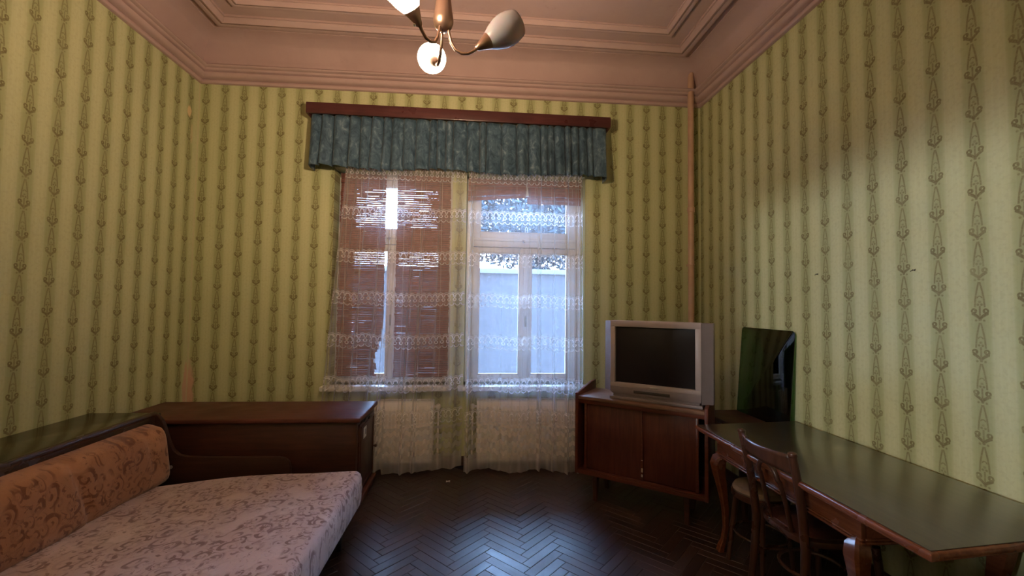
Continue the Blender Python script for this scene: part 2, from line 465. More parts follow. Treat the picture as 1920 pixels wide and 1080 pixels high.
# ------------------------------------------------------------------ room shell
XL, XR, YF = -2.677, 2.341, -5.5
ZC = 4.07
WT = .42
WL = (-1.40, -.25, .78, 2.90)      # left window opening  x0 x1 z0 z1
WR = (-.11, 1.10, .78, 2.90)       # right window opening
def wall_back():
    m = MB()
    xs = [XL-.2, WL[0], WL[1], WR[0], WR[1], XR+.2]
    m.box((xs[0], 0, 0), (xs[1], WT, ZC)); m.box((xs[2], 0, 0), (xs[3], WT, ZC)); m.box((xs[4], 0, 0), (xs[5], WT, ZC))
    for w in (WL, WR):
        m.box((w[0], 0, 0), (w[1], WT, w[2])); m.box((w[0], 0, w[3]), (w[1], WT, ZC))
    return struct(m.build('wall_back', m_wall_back, smooth=False))
wall_back()
DY0, DY1, DZ = -5.25, -4.16, 2.22          # doorway in the left wall, behind the camera; the door is glazed at the top
struct(MB().box((XL-.2, YF, 0), (XL, DY0, ZC)).box((XL-.2, DY1, 0), (XL, 0, ZC)).box((XL-.2, DY0, DZ), (XL, DY1, ZC)).build('wall_left', m_wall_left, smooth=False))
m_hall = plain('hall_wall_paint', (.22, .20, .17), .8)
HX = -6.6
struct(MB().box((HX, -7.6, 0), (XL-.2, -7.5, 3.2)).box((HX, -3.6, 0), (XL-.2, -3.5, 3.2)).box((HX-.1, -7.6, 0), (HX, -3.5, 3.2))
       .box((XL-.3, -7.6, 0), (XL-.2, YF-.2, 3.2)).box((HX-.1, -7.6, 3.2), (XL-.2, -3.5, 3.3)).build('wall_hall', m_hall, smooth=False))
struct(MB().box((HX-.1, -7.6, -.2), (XL-.2, -3.5, 0)).build('floor_hall', m_hall, smooth=False))
dr = MB()
for a, b in (((DY0, 0), (DY0+.03, DZ)), ((DY1-.03, 0), (DY1, DZ)), ((DY0, DZ-.03), (DY1, DZ))): dr.box((XL-.2, a[0], a[1]), (XL+.012, b[0], b[1]), .003)
for a, b in (((DY0-.09, 0), (DY0, DZ+.09)), ((DY1, 0), (DY1+.09, DZ+.09)), ((DY0, DZ), (DY1, DZ+.09))): dr.box((XL-.002, a[0], a[1]), (XL+.02, b[0], b[1]), .004)
dr.box((XL-.12, DY0+.03, .005), (XL-.08, DY1-.03, 1.50), .003)
for a, b in (((DY0+.03, 1.50), (DY0+.10, DZ-.03)), ((DY1-.10, 1.50), (DY1-.03, DZ-.03)), ((DY0+.10, 2.10), (DY1-.10, DZ-.03))): dr.box((XL-.12, a[0], a[1]), (XL-.08, b[0], b[1]), .003)
for z0, z1 in ((.15, .70), (.85, 1.38)): dr.box((XL-.082, DY0+.16, z0), (XL-.072, DY1-.16, z1), .008)
m_door = plain('door_frame_paint', (.68, .62, .52), .45)
dr = struct(dr.build('door_1', m_door))
MB().box((XL-.103, DY0+.10, 1.50), (XL-.097, DY1-.10, 2.10)).build('pane', m_glass, dr, smooth=False)
MB().tube([(XL-.085, DY0+.07, 1.02), (XL-.035, DY0+.07, 1.02), (XL-.035, DY0+.18, 1.02)], .009, 8).build('door_handle', m_metal, dr)
struct(MB().box((XR, YF, 0), (XR+.2, 0, ZC)).build('wall_right', m_wall_right, smooth=False))
struct(MB().box((XL-.2, YF-.2, 0), (XR+.2, YF, ZC)).build('wall_front', m_wall_front, smooth=False))
struct(MB().box((XL-.2, YF-.2, ZC), (XR+.2, WT, ZC+.2)).build('ceiling', m_plaster, smooth=False))

def ring_sweep(prof, inset0=0.0, zl=0.0):
    """profile (distance from wall, height) swept round the four walls with mitred corners"""
    m = MB(); bm = m.bm; rows = []
    for d, z in prof:
        rows.append([bm.verts.new(p) for p in ((XL+d, -d, z-zl), (XR-d, -d, z), (XR-d, YF+d, z), (XL+d, YF+d, z-zl))])
    for a, b in zip(rows, rows[1:]):
        for i in range(4): bm.faces.new((a[i], a[(i+1) % 4], b[(i+1) % 4], b[i]))
    bmesh.ops.recalc_face_normals(bm, faces=list(bm.faces))
    return m
# wall cornice moulding, then the cove up to the ceiling
struct(ring_sweep([(0, 3.690), (.022, 3.690), (.030, 3.698), (.030, 3.722), (.024, 3.728), (.050, 3.732), (.072, 3.750), (.078, 3.768), (.060, 3.776), (.060, 3.784),
    (.078, 3.788), (.090, 3.800), (.092, 3.808), (.114, 3.812), (.122, 3.826), (.112, 3.840), (.060, 3.844), (0, 3.844)], zl=.03).build('trim_1', m_plaster, angle=50))
cv = [(.035, 3.84)] + [(.045 + .21*(1-math.cos(t)), 3.85 + .215*math.sin(t)) for t in [PI/2*k/10 for k in range(11)]]
struct(ring_sweep(cv + [(.26, ZC+.02), (0, ZC+.02)], zl=0).build('trim_2', m_plaster, angle=50))
def ceiling_frame(name, d0, w, drop):
    z = ZC
    return struct(ring_sweep([(d0, z+.005), (d0, z-drop*.35), (d0+w*.12, z-drop*.45), (d0+w*.18, z-drop*.9), (d0+w*.35, z-drop), (d0+w*.5, z-drop*.8),
        (d0+w*.55, z-drop*.95), (d0+w*.72, z-drop), (d0+w*.84, z-drop*.7), (d0+w*.9, z-drop*.3), (d0+w, z-drop*.3), (d0+w, z+.005)]).build(name, m_plaster, angle=50))
ceiling_frame('trim_3', .32, .13, .055)
ceiling_frame('trim_4', .59, .10, .045)
for nm, a, b in (('baseboard_back', (XL, -.02, 0), (XR, 0, .09)), ('baseboard_left', (XL, DY1+.09, 0), (XL+.02, -.02, .09)), ('baseboard_right', (XR-.02, YF, 0), (XR, -.02, .09))):
    struct(MB().box(a, b, .005).build(nm, m_chest))

# herringbone parquet
def parquet():
    fl = struct(MB().box((XL-.2, YF-.2, -.2), (XR+.2, WT, -.016)).build('floor', m_subfloor, smooth=False))
    W, n = .064, 5; L = W*n; g = .0007
    blk = MB().box((-L/2+g, -W/2+g, -.016), (L/2-g, W/2-g, 0), .0015, 1)
    proto = blk.build('parquet_block', m_floor, smooth=False)
    me = proto.data
    ca, sa = math.cos(PI/4), math.sin(PI/4)
    cells = []
    for j in range(-16, 17):
        for k in range(-120, 121):
            for (cx, cy, ang) in ((k*W+L/2+2*L*j, k*W+W/2, 0), (k*W+W/2+2*L*j, (k+1)*W+L/2, PI/2)):
                x = cx*ca - cy*sa - .1; y = cx*sa + cy*ca - 1.4
                if XL+.02 < x < XR-.02 and YF+.02 < y < -.03: cells.append((x, y, ang+PI/4))
    vis = [c for c in cells if -1.0 < c[0] < 1.75 and -2.05 < c[1] < -.1]
    vis.sort(key=lambda c: c[1]); vis = vis[:300]
    vs = set(vis)
    o = proto
    for i, (x, y, a) in enumerate(vis):
        if i: o = proto.copy(); COL.objects.link(o)
        o.parent = fl; o.location = (x, y, random.uniform(-.0009, .0006)); o.rotation_euler = (random.uniform(-.002, .002), random.uniform(-.002, .002), a)
    rest = MB()
    for c in cells:
        if c in vs: continue
        rest.box((-L/2+g, -W/2+g, -.016), (L/2-g, W/2-g, 0), M=Matrix.Translation((c[0], c[1], 0)) @ Matrix.Rotation(c[2], 4, 'Z'))
    r = rest.build('parquet_block_field', m_floor, fl, smooth=False); r['kind'] = 'stuff'
parquet()

# ------------------------------------------------------------------ windows
def window(name, w, mull, mirror=False):
    x0, x1, z0, z1 = w
    root = bpy.data.objects.new(name, None); COL.objects.link(root); root['kind'] = 'structure'
    Y0, Y1 = .185, .245
    f = MB()
    fw = .055
    f.box((x0, Y0-.02, z0), (x0+fw, Y1+.05, z1), .004); f.box((x1-fw, Y0-.02, z0), (x1, Y1+.05, z1), .004)
    f.box((x0+fw, Y0-.02, z1-.06), (x1-fw, Y1+.05, z1), .004); f.box((x0+fw, Y0-.02, z0), (x1-fw, Y1+.05, z0+.028), .004)
    f.build('frame', m_white, root)
    MB().box((x0+fw, Y0-.03, 2.175), (x1-fw, Y1+.05, 2.265), .006).box((x0+fw, Y0-.045, 2.235), (x1-fw, Y0-.03, 2.262), .005).build('transom', m_white, root)
    def sash(nm, a, b, c, d, side, bot, top):
        s = MB()
        s.box((a, Y0, c), (a+side[0], Y1, d), .005); s.box((b-side[1], Y0, c), (b, Y1, d), .005)
        s.box((a+side[0], Y0, c), (b-side[1], Y1, c+bot), .005); s.box((a+side[0], Y0, d-top), (b-side[1], Y1, d), .005)
        # inner bead
        pa, pb, pc, pd = a+side[0], b-side[1], c+bot, d-top
        for q in (((pa, pc), (pa+.012, pd)), ((pb-.012, pc), (pb, pd)), ((pa, pc), (pb, pc+.012)), ((pa, pd-.012), (pb, pd))):
            s.box((q[0][0], Y0+.012, q[0][1]), (q[1][0], Y1-.012, q[1][1]))
        o = s.build(nm, m_white, root)
        MB().box((pa, Y0+.028, pc), (pb, Y0+.032, pd)).build('pane', m_glass, o, smooth=False)
        return o
    sash('transom_sash', x0+fw, x1-fw, 2.265, z1-.06, (.085, .085), .065, .06)
    xm = (mull[0]+mull[1])/2
    a = sash('casement_sash', x0+fw, xm-.004, z0+.028, 2.175, (.080, xm-.004-mull[0]), .038, .055)
    b = sash('casement_sash', xm+.004, x1-fw, z0+.028, 2.175, (mull[1]-xm-.004, .080), .038, .055)
    MB().box((xm-.022, Y0-.014, z0+.03), (xm+.022, Y0+.002, 2.17), .006).build('cover_strip', m_white, b)
    h = MB().tube([(xm, Y0-.014, 1.45), (xm, Y0-.045, 1.45)], .008).tube([(xm, Y0-.045, 1.46), (xm, Y0-.045, 1.35)], .009)
    h.build('handle', m_metal, b)
    k = MB().lathe([(.0, -.02), (.012, -.018), (.016, 0), (.010, .014), (.004, .02)], 12, Matrix.Translation((xm-.03, Y0-.055, 2.235)) @ Matrix.Rotation(PI/2, 4, 'X'))
    k.build('catch_knob', m_metal, root)
    k = MB().tube([(xm-.01, Y0-.008, 2.33), (xm-.008, Y0-.02, 2.38), (xm+.004, Y0-.02, 2.40), (xm+.014, Y0-.02, 2.38), (xm+.014, Y0-.008, 2.33)], .004, 8)
    k.build('catch_loop', m_metal, root)
    MB().box((x0-.05, -.105, z0-.045), (x1+.03, Y0-.02, z0), .010).build('sill', m_sill, root)
    return root
window('window_1', WL, (-.905, -.815))
window('window_2', WR, (.455, .575))

# ------------------------------------------------------------------ outside, seen through the panes
def outside():
    g = struct(MB().box((-40, WT, -3.2), (40, 60, -3.0)).build('yard_ground', m_ground, smooth=False))
    b = thing('garden_building', 'low pale building with flat coping seen through the right window', 'building', (0, 6, -3))
    MB().box((-4.2, 0, 0), (11, 5, 5.33)).build('facade', m_facade, b, smooth=False)
    MB().box((-4.3, -.10, 5.33), (11.1, 5.1, 5.45), .02).build('coping', m_coping, b)
    t = thing('leafy_tree', 'leafy tree against bright sky above the low building, through the right window', 'tree', (2.6, 13.2, -3))
    MB().tube([(0, 0, 0), (.05, 0, 2.5), (-.1, .1, 5), (.1, 0, 8)], [.22, .19, .15, .06]).build('trunk', m_bark, t)
    rnd = random.Random(3); m = MB(); bm = m.bm
    for i in range(15000):
        while True:
            p = Vector((rnd.uniform(-1, 1), rnd.uniform(-1, 1), rnd.uniform(-1, 1)))
            if p.length < 1: break
        q = Vector((p.x*4.6, p.y*1.3, p.z*2.6 + 8.6))
        a = Vector((rnd.gauss(0, 1), rnd.gauss(0, 1), rnd.gauss(0, 1))).normalized(); bq = a.orthogonal().normalized()
        s = rnd.uniform(.09, .19)
        vs = [bm.verts.new(q + a*s), bm.verts.new(q + bq*s*.45), bm.verts.new(q - a*s), bm.verts.new(q - bq*s*.45)]
        bm.faces.new(vs)
    lf = m.build('foliage', m_leaf, t, smooth=False); lf['kind'] = 'stuff'
outside()

# ------------------------------------------------------------------ bamboo blinds
def blind(label, x0, x1, ztop, zbot, y, tear=None, slope=0, bunch=0):
    t = thing('bamboo_blind', label, 'blind', ((x0+x1)/2, y, ztop), 0, None)
    rnd = random.Random(int(abs(x0)*1000)+5)
    w = (x1-x0)/2
    MB().box((-w, -.018, -.035), (w, .012, 0), .004).build('head_rail', m_bamboo, t)
    m = MB(); z = -.04; H = zbot - ztop; k = 0
    mb = MB()
    while z > H:
        hh = rnd.uniform(.0150, .0175); gap = rnd.uniform(.0045, .0065)
        if bunch: hh = rnd.uniform(.016, .020); gap = .002
        a, b = -w + rnd.uniform(-.003, .005), w - rnd.uniform(-.003, .005)
        if tear:
            zz = ztop + z
            for (tz0, tz1, cut) in tear:
                if tz0 < zz < tz1: b = w - cut*rnd.uniform(.7, 1.1)
        yy = rnd.uniform(-.0015, .0015)
        if bunch: yy += math.sin(z*130)*.010
        tilt = -math.atan(slope)*min(1, z/H*1.2) + rnd.uniform(-.0015, .0015)
        M = Matrix.Translation((0, yy, z)) @ Matrix.Rotation(tilt, 4, 'Y')
        m.box((a, -.0022, -hh/2), (b, .0022, hh/2), M=M)
        # dark strips added to draw the shade in the gaps; missing bits make sparkles
        x = a
        while x < b - .01:
            x2 = min(b, x + rnd.uniform(.03, .14))
            if rnd.random() > .045:
                M2 = Matrix.Translation((0, yy+.004, z - hh/2 - gap/2 + rnd.uniform(-.0007, .0007))) @ Matrix.Rotation(tilt, 4, 'Y')
                mb.box((x, -.0015, -gap*.5 + .0004), (x2 + .002, .0015, gap*.5 - .0004), M=M2)
            x = x2
        z -= hh + gap
    s = m.build('slats', m_bamboo, t, smooth=False); s['kind'] = 'stuff'
    s = mb.build('gap_shade_strips', m_gap_shade, t, smooth=False); s['kind'] = 'stuff'
    for f in (-.72, -.1, .68):
        MB().tube([(f*w, -.008, -.02), (f*w, -.008, H*.5), (f*w, -.008, H + .01)], .0022, 6).build('cord', m_cord, t)
    return t
blind('long brown bamboo blind left of the white mullion, torn at its lower right', -1.375, -.925, 2.88, .85, .125, tear=[(.85, 1.10, .075), (1.10, 1.19, .04), (1.19, 1.30, .018)])
blind('long brown bamboo blind right of the white mullion in the left window', -.815, -.275, 2.88, .83, .125)
blind('short raised brown blind with sloping lower edge, left half of the right window', -.095, .505, 2.88, 2.655, .125, slope=.085, bunch=1)
blind('short raised brown blind hanging level, right half of the right window', .520, 1.085, 2.88, 2.635, .125, bunch=1)
tg = thing('blind_pull', 'small white bell shaped blind pull hanging between the raised blinds', 'blind pull', (.512, .09, 2.70))
MB().lathe([(.002, .10), (.006, .095), (.009, .06), (.018, .004), (.015, 0)], 14).build('bell', m_paper, tg)
MB().tube([(0, 0, .09), (0, 0, .19)], .002, 6).build('cord', m_cord, tg)

# ------------------------------------------------------------------ pelmet, valance, lace curtains
p = thing('pelmet', 'long dark red wooden pelmet board above the window', 'pelmet', (-.155, 0, 3.33))
MB().box((-1.45, -.235, 0), (1.45, -.212, .105), .007).build('front_board', m_pelmet, p)
MB().box((-1.43, -.215, .07), (1.43, 0, .09), .003).build('top_board', m_pelmet, p)
for sgn in (-1, 1): MB().box((sgn*1.45, -.215, 0), (sgn*1.428, 0, .10), .004).build('end_board', m_pelmet, p)
def valance():
    rnd = random.Random(11)
    top = 3.333
    # path: left return, pleated front, right return
    edges = [-1.575]
    while edges[-1] < 1.12: edges.append(edges[-1] + rnd.uniform(.060, .150))
    pleats = []
    for a, b in zip(edges, edges[1:]): pleats.append((a, b, rnd.uniform(.040, .072), rnd.uniform(-.02, .02)))
    P = [(-1.575, -.02), (-1.578, -.10), (-1.575, -.17)]
    for a, b, d, _ in pleats:
        n = 12
        for i in range(n):
            q = i/n
            P.append((a + (b-a)*q + .010*math.sin(q*PI)*math.cos(a*40), -.150 + d*.35 - d*1.25*math.sin(q*PI)**.45 - .010*math.sin(q*2*PI)))
    P += [(1.16, -.19), (1.20, -.195), (1.245, -.195), (1.262, -.17), (1.266, -.10), (1.266, -.02)]
    N = len(P) - 1; nv = 14
    swing = [rnd.uniform(-.012, .012) for _ in range(len(P))]
    drop = [rnd.uniform(-.010, .010) for _ in range(len(P))]
    def fn(u, v):
        i = min(N, int(round(u*N))); x, y = P[i]
        fl = v**1.2
        i2 = max(0, min(N, i))
        z = top - v*(.495 + .35*drop[(i//12)*12 % len(P)] + .012*math.sin(x*5))
        yy = (y + .165)*(.62 + .5*fl) - .178 - .02*fl if -1.57 < x < 1.25 else y
        xx = x + fl*swing[(i//12)*12 % len(P)] + (x+.15)*.010*fl
        return (xx, min(yy, -.012), z)
    m = MB().grid(N, nv, fn)
    o = m.build('velvet_valance', m_velvet, angle=60)
    md = o.modifiers.new('thick', 'SOLIDIFY'); md.thickness = .004
    tag(o, 'gathered teal crushed velvet valance hanging from the dark red pelmet board', 'valance')
valance()
def curtain(label, xt0, xt1, xb0, xb1, hemf, folds, seed, ytop=-.125, ybot=-.235, shift=0):
    rnd = random.Random(seed)
    F = [(rnd.uniform(0, 1), rnd.uniform(.012, .03), rnd.uniform(.006, .018)) for _ in range(folds)]
    F += [(q, .011, .050) for q in shift]
    ztop = 2.905
    def fn(u, v):
        hb = hemf(u)
        z = ztop + (hb - ztop)*v
        x = (xt0 + (xt1-xt0)*u)*(1-v) + (xb0 + (xb1-xb0)*u)*v
        y = ytop + (ybot-ytop)*min(1, v*1.15)
        a = 0
        for c, w, h in F: a += h*math.exp(-((u-c)/w)**2)
        y -= a*(.35 + .65*v)
        y += .009*math.sin(u*55 + seed)*(.3 + v*.9) + .004*math.sin(u*131 + 2*seed) + .006*math.sin(v*7 + u*9)
        if 1.0 > z: y = max(y, -.287 if x < -.83 else -.34)
        return (x, y, z)
    L = (xb1-xb0)*1.12
    m = MB().grid(220, 60, fn, uv=lambda u, v: (u*L + seed*.013, 2.905*(1-v) + .012))
    o = m.build('lace_curtain', m_lace, angle=180)
    tag(o, label, 'curtain')
def hemL(u):
    if u < .45: return .05 + .02*math.sin(u*30)
    return .02 + .06*((u-.45)/.55)**2
curtain('left sheer lace curtain, half over the long brown blinds, hem beside the dark chest', -1.255, -.105, -1.42, -.110, hemL, 7, 4, shift=(.03, .10, .20, .33, .40, .58, .66))
curtain('right sheer lace curtain over the bright window and radiator beside the sideboard', -.085, 1.04, -.088, 1.035, lambda u: .035 + .018*math.sin(u*14 - 1) - .022*u, 5, 9, shift=(.03, .62, .74, .86, .95, .985))

# ------------------------------------------------------------------ radiators and pipe
def radiator(label, x0, x1, valve):
    t = thing('radiator', label, 'radiator', ((x0+x1)/2, 0, .075))
    w = (x1-x0)/2; Z = .565
    m = MB().box((-w, -.135, 0), (w, -.125, Z), .004)
    n = int(2*w/.034)
    for i in range(n):
        x = -w + .02 + i*(2*w-.04)/max(1, n-1)
        m.box((x-.010, -.139, .03), (x+.010, -.133, Z-.035), .003, 1)
    m.build('front_panel', m_radiator, t)
    MB().box((-w, -.055, 0), (w, -.045, Z), .004).build('rear_panel', m_radiator, t)
    for sgn in (-1, 1): MB().box((sgn*w, -.132, .01), (sgn*(w+.004), -.048, Z+.008), .002).build('side_cover', m_grille, t)
    g = MB(); k = int(2*w/.016)
    for i in range(k): 
        x = -w + .008 + i*.016
        if x < w-.006: g.box((x-.004, -.128, Z-.004), (x+.004, -.052, Z+.010))
    g.box((-w, -.133, Z-.004), (w, -.127, Z+.014), .002); g.box((-w, -.053, Z-.004), (w, -.047, Z+.014), .002)
    g = g.build('top_grille', m_grille, t); g['kind'] = 'stuff'
    for sgn in (-.7, .7): MB().box((sgn*w-.02, -.046, .1), (sgn*w+.02, -.002, .45)).build('bracket', m_grille, t)
    v = MB()
    x = valve*(w + .045)
    v.tube([(valve*w, -.09, Z-.05), (x, -.09, Z-.05)], .011); v.tube([(x, -.09, Z-.05), (x, -.09, -.07)], .009)
    v.build('inlet_pipe', m_radiator, t)
    MB().lathe([(.012, 0), (.024, .006), (.026, .03), (.022, .05), (.008, .056)], 16, Matrix.Translation((x, -.09, Z-.045)) @ Matrix.Rotation(PI/2, 4, 'X')).build('valve_knob', m_grille, t)
radiator('short cream panel radiator under the left window beside the dark chest', -.93, -.385, 1)
radiator('wide cream panel radiator under the right window beside the sideboard', .03, .985, -1)
pt = thing('heating_pipe', 'tall pale brown heating pipe rising in the right back corner', 'pipe', (2.19, -.085, 0))
MB().tube([(0, 0, 0), (0, 0, 1.5), (0, 0, 3), (0, 0, ZC-.012)], .030, 16).build('riser', m_pipe, pt)
MB().lathe([(.031, 0), (.037, .004), (.037, .05), (.031, .054)], 16, Matrix.Translation((0, 0, 2.55))).build('coupling', m_pipe, pt)
MB().box((-.008, 0, 2.0), (.008, .085, 2.02)).tube([(math.cos(a)*.033, math.sin(a)*.033, 2.01) for a in [k*PI/8 for k in range(17)]], .004, 6).build('clip', m_pipe, pt)

# ------------------------------------------------------------------ chandelier
def chandelier():
    cx, cy, cz = -.135, -2.75, 2.575
    t = thing('chandelier', 'three armed bronze ceiling lamp with opal glass shades, two lit and one unlit', 'ceiling lamp', (cx, cy, cz))
    MB().lathe([(.004, -.022), (.018, -.018), (.031, -.004), (.0365, .012), (.0365, .022), (.033, .045), (.0265, .095), (.0205, .145), (.018, .165), (.012, .18)], 28).build('hub', m_bronze, t)
    MB().tube([(0, 0, .19), (0, 0, ZC-cz-.07)], .008, 12).build('stem', m_bronze, t)
    MB().lathe([(.010, -.09), (.03, -.08), (.055, -.04), (.062, -.004), (.062, 0)], 24, Matrix.Translation((0, 0, ZC-cz-.001))).build('ceiling_rose', m_bronze, t)
    for i, (deg, on) in enumerate(((2, False), (106, True), (236, True))):
        a = math.radians(deg); dr = Vector((math.cos(a), math.sin(a), 0))
        pr = [(.018, -.012), (.022, -.030), (.030, -.060), (.046, -.086), (.068, -.097), (.092, -.096), (.113, -.083), (.130, -.066)]
        MB().tube([dr*r + Vector((0, 0, z)) for r, z in pr], .0058, 10).build('arm', m_bronze, t)
        el = math.radians(36)
        ax = dr*math.cos(el) + Vector((0, 0, math.sin(el)))
        M = Matrix.Translation(dr*.126 + Vector((0, 0, -.070))) @ ax.to_track_quat('Z', 'Y').to_matrix().to_4x4()
        cup = MB().lathe([(.008, -.006), (.012, 0), (.014, .008), (.030, .050), (.0295, .052), (.012, .012), (.004, .012)], 24, M).build('cup', m_bronze, t)
        MB().tube([dr*.126 + Vector((0, 0, -.070)) + ax*.006 + ax.orthogonal().normalized()*.012, dr*.126 + Vector((0, 0, -.070)) + ax*.006 + ax.orthogonal().normalized()*.020], .004, 8).build('thumb_screw', m_metal, cup)
        prof = [(.024, .042), (.031, .050), (.043, .072), (.053, .100), (.0575, .125), (.056, .148), (.050, .170), (.0465, .180)]
        inner = [(r-.003, z) for r, z in reversed(prof)]
        sh = MB().lathe(prof + inner, 32, M, cap=False).build('shade', m_lit if on else m_opal, t, angle=80)
        if not on: sh['label'] = 'unlit opal glass shade'
        else: sh['label'] = 'brightly lit opal glass shade'
        MB().lathe([(.010, .03), (.013, .05), (.020, .075), (.024, .095), (.020, .112), (.010, .122), (.002, .124)], 16, M).build('bulb', m_lit if on else m_opal, t)
        if on:
            ld = bpy.data.lights.new('bulb_light', 'POINT'); ld.energy = LAMP_W; ld.color = LAMP_COL; ld.shadow_soft_size = .03
            lo = bpy.data.objects.new('bulb_light', ld); COL.objects.link(lo)
            lo.location = Vector((cx, cy, cz)) + dr*.126 + Vector((0, 0, -.070)) + ax*.155
chandelier()

# ------------------------------------------------------------------ sofa bed
def sofa():
    t = thing('sofa_bed', 'opened sofa bed with pink paisley mattress and orange backrest by the left wall', 'sofa bed', (-1.45, -2.1, 0))
    O = Vector((-1.45, -2.1, 0))
    def L(p): return Vector(p) - O
    y0, y1 = -3.25, -1.10
    # storage box behind the backrest with a lacquered top
    MB().box(L((XL+.015, y0, .06)), L((-2.215, y1+.05, .755)), .004).build('storage_box', m_sofa_wood, t)
    MB().box(L((XL+.008, y0, .755)), L((-2.20, y1+.075, .778)), .006).build('storage_top', m_sofa_shelf, t)
    m = MB()
    m.tube([L((-2.195, y0, .782)), L((-2.195, -2.2, .782)), L((-2.195, y1+.0, .782))], .022, 14)
    m.box(L((-2.215, y0, .60)), L((-2.178, y1, .785)), .006)
    m.build('top_rail', m_sofa_wood, t)
    # end panels with the swept armrest curve
    def endp(y):
        out = [(-2.215, .10), (-2.215, .775), (-2.205, .79), (-2.185, .79)]
        C0 = [(-2.165, .78), (-2.135, .745), (-2.115, .70), (-2.085, .61), (-2.055, .545), (-2.02, .512), (-1.96, .497)]
        out += C0 + [(-1.80, .491), (-1.36, .485), (-1.315, .475), (-1.285, .45), (-1.275, .41), (-1.265, .10)]
        mm = MB().prism([(a-O.x, b) for a, b in out], y-.016-O.y, y+.016-O.y, 'xz', .005)
        ed = [(-2.165, .78)] + C0 + [(-1.80, .491), (-1.36, .485), (-1.315, .475), (-1.285, .45), (-1.275, .41)]
        o = mm.build('end_panel', m_sofa_panel, t)
        b = MB().tube([(a-O.x, y-O.y, z) for a, z in ed], .0185, 8)
        b.build('edge_moulding', m_sofa_wood, o)
        MB().lathe([(.012, 0), (.012, .008), (.004, .012)], 12, Matrix.Translation(L((-2.06, y-.016, .43))) @ Matrix.Rotation(PI/2, 4, 'X')).build('screw_cap', m_metal, o)
    endp(y1); endp(y0)
    # backrest cushion
    def cushion():
        yb0, yb1 = y0+.03, y1-.035
        z0, z1 = .34, .742
        nu, nv = 90, 18
        m = MB(); bm = m.bm; rows = []
        for i in range(nu+1):
            y = yb0 + (yb1-yb0)*i/nu; row = []
            e = min(1, (yb1-y)/.07); e2 = min(1, (y-yb0)/.07); rnd_ = math.sqrt(max(0, 1-(1-min(e, e2))**2))
            top = z1 - .05*(1-rnd_)
            for j in range(nv+1):
                a = j/nv
                z = z0 + (top-z0)*a
                prof = math.sqrt(max(0, 1-abs(2*a-1)**5))
                th = .115*prof*(.25 + .75*rnd_) + .004
                crease = .020*math.exp(-((y+1.80+.10*(a-.5))/.020)**2) + .010*math.exp(-((y+1.33)/.03)**2)*a
                x = -2.17 + .045*(1-a) + th - crease*(prof) + .006*math.sin(y*9+a*4)
                row.append(bm.verts.new((x-O.x, y-O.y, z)))
            back = [bm.verts.new((-2.178-O.x, y-O.y, top)), bm.verts.new((-2.178-O.x, y-O.y, z0))]
            rows.append(row + back)
        k = len(rows[0])
        for a, b in zip(rows, rows[1:]):
            for j in range(k): bm.faces.new((a[j], b[j], b[(j+1) % k], a[(j+1) % k]))
        bm.faces.new(list(reversed(rows[0]))); bm.faces.new(rows[-1])
        bmesh.ops.recalc_face_normals(bm, faces=list(bm.faces))
        return m
    o = cushion().build('backrest', m_backrest, t, angle=60); o['label'] = 'orange brown paisley backrest'
    # mattress
    m = MB(); bm = m.bm
    xa, xb, ya, yb, zb = -2.10, -.745, y0+.03, -1.235, .205
    nx, ny = 54, 76
    def topz(x, y):
        q = (x-xa)/(xb-xa)
        return .372 + .062*min(1, max(0, (q-.05)/.6))**.8 + .006*math.sin(x*7+y*5) + .004*math.sin(y*11-x*3) - .010*math.exp(-((y+1.9)/.5)**2)*math.sin(q*PI)
    tb = bmesh.new()
    bmesh.ops.create_grid(tb, x_segments=nx, y_segments=ny, size=.5)
    bmesh.ops.delete(tb, geom=list(tb.faces), context='FACES') if False else None
    tb.free()
    R_ = .045
    def ring(h, inset):
        pts = []
        x0, x1, yy0, yy1 = xa+inset, xb-inset, ya+inset, yb-inset
        def corner(cx, cy, a0):
            return [(cx + R_*math.cos(a0 + PI/2*k/5), cy + R_*math.sin(a0 + PI/2*k/5)) for k in range(6)]
        segs = 26
        pts += corner(x1-R_, yy0+R_, -PI/2)
        pts += [(x1, yy0+R_ + (yy1-yy0-2*R_)*k/segs) for k in range(1, segs)]
        pts += corner(x1-R_, yy1-R_, 0)
        pts += [(x1-R_ - (x1-x0-2*R_)*k/segs, yy1) for k in range(1, segs)]
        pts += corner(x0+R_, yy1-R_, PI/2)
        pts += [(x0, yy1-R_ - (yy1-yy0-2*R_)*k/segs) for k in range(1, segs)]
        pts += corner(x0+R_, yy0+R_, PI)
        pts += [(x0+R_ + (x1-x0-2*R_)*k/segs, yy0) for k in range(1, segs)]
        return pts
    rings = []
    for f, ins in ((0, .022), (.06, .006), (.2, .0), (.55, -.004), (.80, .0), (.90, .006), (.965, .018), (1.0, .040), (1.004, .10), (1.004, .25), (1.004, .42), (1.004, .55)):
        rr = []
        for i, (x, y) in enumerate(ring(0, ins)):
            tz = topz(x, y)
            wob = .004*math.sin(i*1.7) if .1 < f < .9 else 0
            rr.append(bm.verts.new((x + wob*.6 - O.x, y - O.y, zb + (tz-zb)*f)))
        rings.append(rr)
    n = len(rings[0])
    for a, b in zip(rings, rings[1:]):
        for i in range(n): bm.faces.new((a[i], a[(i+1) % n], b[(i+1) % n], b[i]))
    bm.faces.new(list(reversed(rings[0]))); bm.faces.new(rings[-1])
    bmesh.ops.recalc_face_normals(bm, faces=list(bm.faces))
    m.build('mattress', m_mattress, t, angle=75)
    MB().box(L((-2.17, y0+.03, .14)), L((-.80, -1.26, .204)), .006).build('seat_frame', m_sofa_wood, t)
